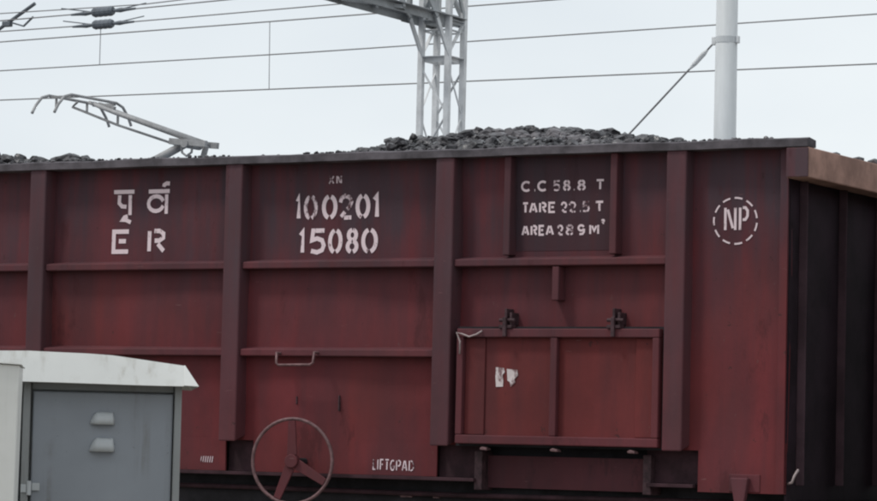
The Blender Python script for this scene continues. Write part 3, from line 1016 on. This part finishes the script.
# ------------------------------------------------------------------ electric locomotive with pantograph, standing two tracks behind
LX, LY = -19.6, 28.65
loco = empty('electric_locomotive', (LX, LY, 0))
tag(loco, 'electric locomotive hidden behind the wagon, only its raised pantograph showing', 'locomotive')
lo = (LX, LY, 0)
MB().prism_x([(LY - 1.5, 1.15), (LY + 1.5, 1.15), (LY + 1.5, 3.55), (LY + 1.1, 4.0), (LY - 1.1, 4.0), (LY - 1.5, 3.55)], LX - 9.5, LX + 9.5).build('body', 'loco', loco, lo, bevel=0.06)
MB().box(LX - 9.3, LX + 9.3, LY - 1.35, LY + 1.35, 0.70, 1.145).build('underframe', 'soot', loco, lo)
for bx in (LX - 6, LX + 6):
    bg = MB().box(bx - 2.4, bx + 2.4, LY - 1.15, LY + 1.15, 0.45, 0.695).build('bogie', 'soot', loco, lo)
    for ax in (-1.9, 0, 1.9):
        w_ = MB()
        for s_ in (-1, 1):
            w_.tube([(bx + ax, LY + s_ * 0.80 - 0.06, 0.546), (bx + ax, LY + s_ * 0.80 + 0.06, 0.546)], 0.545, 28)
        w_.build('wheelset', 'soot', bg, lo)
KX, KZ = -19.52, 4.725
pan = MB()
pan.box(-20.9, -19.2, LY - 0.62, LY - 0.54, 4.33, 4.40)
pan.box(-20.9, -19.2, LY + 0.54, LY + 0.62, 4.33, 4.40)
for xx in (-20.8, -19.3):
    pan.box(xx - 0.04, xx + 0.04, LY - 0.535, LY + 0.535, 4.335, 4.395)
pg = pan.build('pantograph', 'panto', loco, lo)
tag(pg, 'grey single-arm pantograph bent at the knee, its bow under the wire')
for xx in (-20.8, -19.3):
    for s_ in (-1, 1):
        y_ = LY + s_ * 0.58
        MB().tube([(xx, y_, 3.99), (xx, y_, 4.06), (xx, y_, 4.1), (xx, y_, 4.16), (xx, y_, 4.2), (xx, y_, 4.26), (xx, y_, 4.33)], [.06, .10, .06, .10, .06, .10, .05], 12).build('insulator', 'insul', pg, lo, smooth=True)
# lower arm from the base up to the knee, short knee levers
MB().tube([(-20.72, LY, 4.40), (-20.2, LY, 4.560), (KX - 0.22, LY, KZ + 0.03)], [.055, .05, .045], 10).build('lower_arm', 'panto', pg, lo, smooth=True)
kn = MB()
kn.bar((KX - 0.40, LY - 0.12, KZ + 0.035), (KX + 0.10, LY - 0.12, KZ - 0.01), 0.05, 0.07)
kn.bar((KX - 0.40, LY + 0.12, KZ + 0.035), (KX + 0.10, LY + 0.12, KZ - 0.01), 0.05, 0.07)
kn.tube([(KX - 0.18, LY - 0.16, KZ), (KX - 0.18, LY + 0.16, KZ)], 0.05, 10)
kn.build('knee', 'panto', pg, lo)
MB().tube([(KX + 0.02, LY, KZ - 0.02), (KX - 0.01, LY, KZ - 0.13), (KX - 0.06, LY, 4.40)], 0.035, 8).build('knee_strut', 'panto', pg, lo)
MB().tube([(KX - 0.26, LY - 0.1, KZ), (KX - 0.24, LY - 0.1, KZ - 0.10), (KX - 0.18, LY - 0.1, KZ - 0.14), (KX - 0.11, LY - 0.1, KZ - 0.10), (KX - 0.10, LY - 0.1, KZ)], 0.014, 6).build('shunt', 'panto', pg, lo)
HXc, HZc = -21.26, 5.305
for s_ in (-1, 1):
    MB().tube([(KX, LY + s_ * 0.10, KZ), (-20.75, LY + s_ * 0.07, 5.125), (HXc + 0.12, LY + s_ * 0.04, HZc - 0.045)], [.03, .026, .022], 8).build('upper_arm', 'panto', pg, lo, smooth=True)
MB().tube([(KX - 0.40, LY - 0.02, KZ + 0.01), (-20.75, LY, 4.985), (HXc - 0.15, LY, HZc - 0.085), (HXc - 0.08, LY, HZc - 0.03)], 0.016, 6).build('guide_rod', 'panto', pg, lo, smooth=True)
MB().bar((-20.75, LY, 4.985), (-20.75, LY, 5.12), 0.022).build('link', 'panto', pg, lo)
MB().bar((-21.0, LY - 0.03, HZc - 0.075), (-20.78, LY - 0.03, 5.17), 0.05, 0.055).build('spring_box', 'panto', pg, lo)
for dx in (-0.16, 0.16):
    bow = []
    for t in (-1.02, -1.0, -0.93, -0.78, -0.6, 0.0, 0.6, 0.78, 0.93, 1.0, 1.02):
        a = abs(t)
        drop = 0.0 if a <= 0.6 else 0.24 * ((a - 0.6) / 0.42) ** 2.2
        bow.append((HXc + dx, LY + t * 0.74, HZc - drop))
    MB().tube(bow, 0.017, 8).build('collector_bow', 'panto', pg, lo, smooth=True)
for s_ in (-1, 1):
    MB().bar((HXc - 0.16, LY + s_ * 0.42, HZc - 0.02), (HXc + 0.16, LY + s_ * 0.42, HZc - 0.02), 0.03).build('head_link', 'panto', pg, lo)
    MB().bar((HXc - 0.16, LY + s_ * 0.30, HZc - 0.01), (HXc - 0.16, LY + s_ * 0.30, HZc - 0.13), 0.022).build('head_stay', 'panto', pg, lo)

# ------------------------------------------------------------------ lattice portal over the tracks
GX0, GX1, GY0, GY1 = -18.053, -17.688, 31.0, 31.365
portal = empty('lattice_portal', (GX0 + 0.2, GY0 + 0.2, GZ))
tag(portal, 'grey lattice steel mast and boom of the overhead line, left of the round pole', 'portal')
po = (GX0 + 0.2, GY0 + 0.2, GZ)
ZT = 7.18


def pbar(name, a, b, w, mat='galv', parent=portal):
    return MB().angle(a, b, w).build(name, mat, parent, po)


def lattice_column(y0, y1, side, mat='galv'):
    """square mast of four angles; side = -1 when the boom leaves towards -y"""
    near, far = (y0, y1) if side < 0 else (y1, y0)
    cor = [(GX0, y0), (GX1, y0), (GX1, y1), (GX0, y1)]
    MB().box(GX0 - 0.25, GX1 + 0.25, y0 - 0.25, y1 + 0.25, GZ - 0.3, GZ + 0.15).build('footing', 'concrete', portal, po)
    for x, y in cor:
        pbar('leg', (x, y, GZ + 0.1), (x, y, ZT), 0.064, mat)
    z = GZ + 0.5
    step = 0.565
    k = 0
    while z + step < 5.95:
        for i in range(4):
            a, b = cor[i], cor[(i + 1) % 4]
            if k % 2:
                a, b = b, a
            pbar('brace', (a[0], a[1], z), (b[0], b[1], z + step), 0.020, mat)
        z += step
        k += 1
    for i in range(4):
        a, b = cor[i], cor[(i + 1) % 4]
        pbar('strut', (a[0], a[1], 5.93), (b[0], b[1], 5.93), 0.062, mat)
        pbar('strut', (a[0], a[1], 6.375), (b[0], b[1], 6.375), 0.045, 'galv_dark')
        pbar('strut', (a[0], a[1], 6.27), (b[0], b[1], 6.27), 0.022, mat)
    for x in (GX0, GX1):
        pbar('knee_brace', (x, near, 5.95), (x, near + side * 0.31, 6.37), 0.058, mat)
        pbar('knee_brace', (x, near, 5.95), (x, far, 6.37), 0.050, mat)
        pbar('brace', (x, near, 6.42), (x, far, 7.10), 0.062, 'galv_dark')
        pbar('brace', (x, far, 6.42), (x, near, 7.10), 0.05, 'galv_dark')
        MB().box(x - 0.045, x - 0.035, min(near + side * 0.42, far), max(near + side * 0.42, far), 6.33, 6.47).build('gusset', 'galv_dark', portal, po)
    pbar('brace', (GX0, near, 6.42), (GX1, near, 7.10), 0.05, 'galv_dark')
    pbar('brace', (GX1, far, 6.42), (GX0, far, 7.10), 0.05, 'galv_dark')


lattice_column(GY0, GY1, -1)
lattice_column(10.6, 10.965, 1)
# boom: four chords along y with lattice
ZB, ZU = 6.39, 7.13
for x in (GX0, GX1):
    for z in (ZB, ZU):
        pbar('chord', (x, 10.6, z), (x, GY1, z), 0.095, 'galv_dark')
y = GY0 - 0.31
k = 0
while y > 11.6:
    y2 = y - 0.78
    for x in (GX0, GX1):
        a, b = ((ZB, ZU) if k % 2 == 0 else (ZU, ZB))
        pbar('boom_brace', (x, y, a), (x, y2, b), 0.06, 'galv_dark')
        pbar('boom_post', (x, y, ZB), (x, y, ZU), 0.055, 'galv_dark')
    xa, xb = (GX0, GX1) if k % 2 == 0 else (GX1, GX0)
    pbar('boom_lacing', (xa, y, ZB), (xb, y2, ZB), 0.045, 'galv_dark')
    pbar('boom_lacing', (xa, y, ZU), (xb, y2, ZU), 0.045, 'galv_dark')
    y = y2
    k += 1

# ------------------------------------------------------------------ round mast with stay
MXp, MYp = -14.09, 31.0
mast = empty('round_mast', (MXp, MYp, GZ))
tag(mast, 'pale round steel pole with a clamp and slanting stay, right of the lattice mast', 'mast')
mo = (MXp, MYp, GZ)
MB().tube([(MXp, MYp, GZ - 0.3), (MXp, MYp, 3.0), (MXp, MYp, 9.2)], [0.145, 0.132, 0.112], 28).build('pole', 'pole', mast, mo, smooth=True)
MB().tube([(MXp, MYp, 5.94), (MXp, MYp, 6.01)], 0.126, 28).build('clamp', 'pole', mast, mo)
cl = MB()
cl.box(MXp - 0.172, MXp - 0.126, MYp - 0.03, MYp + 0.03, 5.925, 6.015)
cl.box(MXp + 0.126, MXp + 0.155, MYp - 0.03, MYp + 0.03, 5.935, 6.015)
cl.build('clamp_lug', 'galv', mast, mo, bevel=0.006)
sd_ = Vector((-1.04, 0, -1.0)).normalized()
s0 = Vector((MXp - 0.16, MYp, 5.945))
s1 = s0 + sd_ * ((5.945 - GZ) / -sd_.z)
MB().tube([s0, s1], 0.012, 8).build('stay_rod', 'wire', mast, mo)
MB().tube([s0 + sd_ * 0.10, s0 + sd_ * 0.16, s0 + sd_ * 0.32, s0 + sd_ * 0.40], [.014, .028, .028, .012], 10).build('turnbuckle', 'galv', mast, mo)
MB().box(s1.x - 0.3, s1.x + 0.3, s1.y - 0.3, s1.y + 0.3, GZ - 0.2, GZ + 0.2).build('stay_anchor', 'concrete', mast, mo)


# ------------------------------------------------------------------ overhead wires
def wire(pts, r, label, extra=()):
    p0 = pts[0]
    o = MB().tube(pts, r, 6).build('overhead_wire', 'wire', None, p0, smooth=True)
    o.location = p0
    tag(o, label, 'wire', 'overhead wires')
    for a, b in extra:
        MB().tube([a, b], 0.006, 5).build('dropper', 'dropper', o, p0)
    return o


def sagging(y, tab, x0=-70, x1=45, step=2.3):
    xs = []
    x = x0
    while x < x1:
        xs.append(x)
        x += step
    (xa, za), (xb, zb) = tab[0], tab[-1]
    return [(x, y, za + (zb - za) * (x - xa) / (xb - xa)) for x in (x0, x1)] if len(tab) == 2 else \
        [(x, y, lerp_ext(tab, x)) for x in [x0] + [q[0] for q in tab] + [x1]]


def lerp_ext(tab, x):
    if x < tab[0][0]:
        (a, va), (b, vb) = tab[0], tab[1]
    elif x > tab[-1][0]:
        (a, va), (b, vb) = tab[-2], tab[-1]
    else:
        for (a, va), (b, vb) in zip(tab, tab[1:]):
            if a <= x <= b:
                break
    return va + (vb - va) * (x - a) / (b - a)


wire(sagging(33.95, [(-26.634, 6.088), (-19.532, 6.056), (-13.495, 6.042)], -46, 20), 0.0095,
     'lowest overhead wire, the one passing just above the pantograph bow')
wire(sagging(33.95, [(-26.694, 6.917), (-22.61, 6.975), (-18.94, 7.033), (-17.638, 7.051)], -40, 0), 0.0095,
     'overhead carrier wire with the long thin dropper left of the lattice mast',
     [((-22.136, 33.95, 6.982), (-22.118, 33.95, 6.071))])
wire(sagging(32.5, [(-25.5, 6.284), (-20.625, 6.315), (-12.875, 6.415)], -46, 12), 0.0085,
     'second lowest overhead wire, crossing the round pole above the lowest one')
wire(sagging(32.5, [(-25.538, 6.82), (-23.837, 6.834), (-21.625, 6.881), (-20.062, 6.915)], -40, 4), 0.0085,
     'overhead wire holding the lower dark insulator at the left',
     [((-23.863, 32.5, 6.825), (-23.863, 32.5, 6.295))])
wire(sagging(31.0, [(-24.37, 6.706), (-22.70, 6.738), (-20.66, 6.798)], -40, 0), 0.0085,
     'overhead wire holding the upper dark insulator at the left')
wire(sagging(31.0, [(-24.37, 6.800), (-23.2, 6.800), (-22.1, 6.802), (-20.0, 6.90)], -40, 0), 0.0075,
     'topmost overhead wire, nearly touching the upper dark insulator')


def insulator(x, y, z, slope, label):
    t = empty('wire_insulator', (x, y, z))
    tag(t, label, 'insulator', 'insulators in the overhead wires')
    o_ = (x, y, z)
    pr = []
    rr = []
    for k in range(9):
        xx = x - 0.155 + 0.31 * k / 8
        pr.append((xx, y, z + slope * (xx - x)))
        rr.append(0.05)
        if 0 < k < 8:
            rr[-1] = 0.066 if k % 2 else 0.061
    MB().tube(pr, rr, 12).build('core', 'insul', t, o_)
    for s_ in (-1, 1):
        e = MB()
        e.tube([(x + s_ * 0.17, y, z + slope * s_ * 0.17), (x + s_ * 0.27, y, z + slope * s_ * 0.27), (x + s_ * 0.36, y, z + slope * s_ * 0.36), (x + s_ * 0.50, y, z + slope * s_ * 0.50)], [.02, .032, .022, .014], 8)
        e.tube([(x + s_ * 0.20, y, z + 0.01), (x + s_ * 0.66, y, z + 0.075)], 0.008, 5)
        e.build('end_fitting', 'insul', t, o_)
    return t


insulator(-23.825, 32.5, 6.835, 0.02, 'lower of the two dark insulators at the upper left')
insulator(-22.73, 31.0, 6.740, 0.03, 'upper of the two dark insulators at the upper left')

# slanting registration arm at the far left, hung on a mast outside the picture
arm = empty('cantilever_arm', (-30.0, 31.0, GZ))
tag(arm, 'slanting dark tube with clamps at the upper left picture edge', 'wire support')
ao = (-30.0, 31.0, GZ)
MB().tube([(-30.0, 31.0, GZ - 0.2), (-30.0, 31.0, 8.2)], [0.15, 0.13], 16).build('post', 'galv', arm, ao)
MB().tube([(-29.86, 31.02, 3.66), (-23.83, 31.02, 6.905)], 0.024, 8).build('tube', 'insul', arm, ao)
MB().bar((-24.25, 31.02, 6.69), (-24.00, 31.02, 6.62), 0.02).build('clip', 'insul', arm, ao)
MB().bar((-24.0, 31.02, 6.62), (-23.85, 31.02, 6.735), 0.02).build('clip', 'insul', arm, ao)
MB().box(-24.33, -24.20, 30.985, 31.055, 6.625, 6.695).build('clamp', 'insul', arm, ao, bevel=0.01)
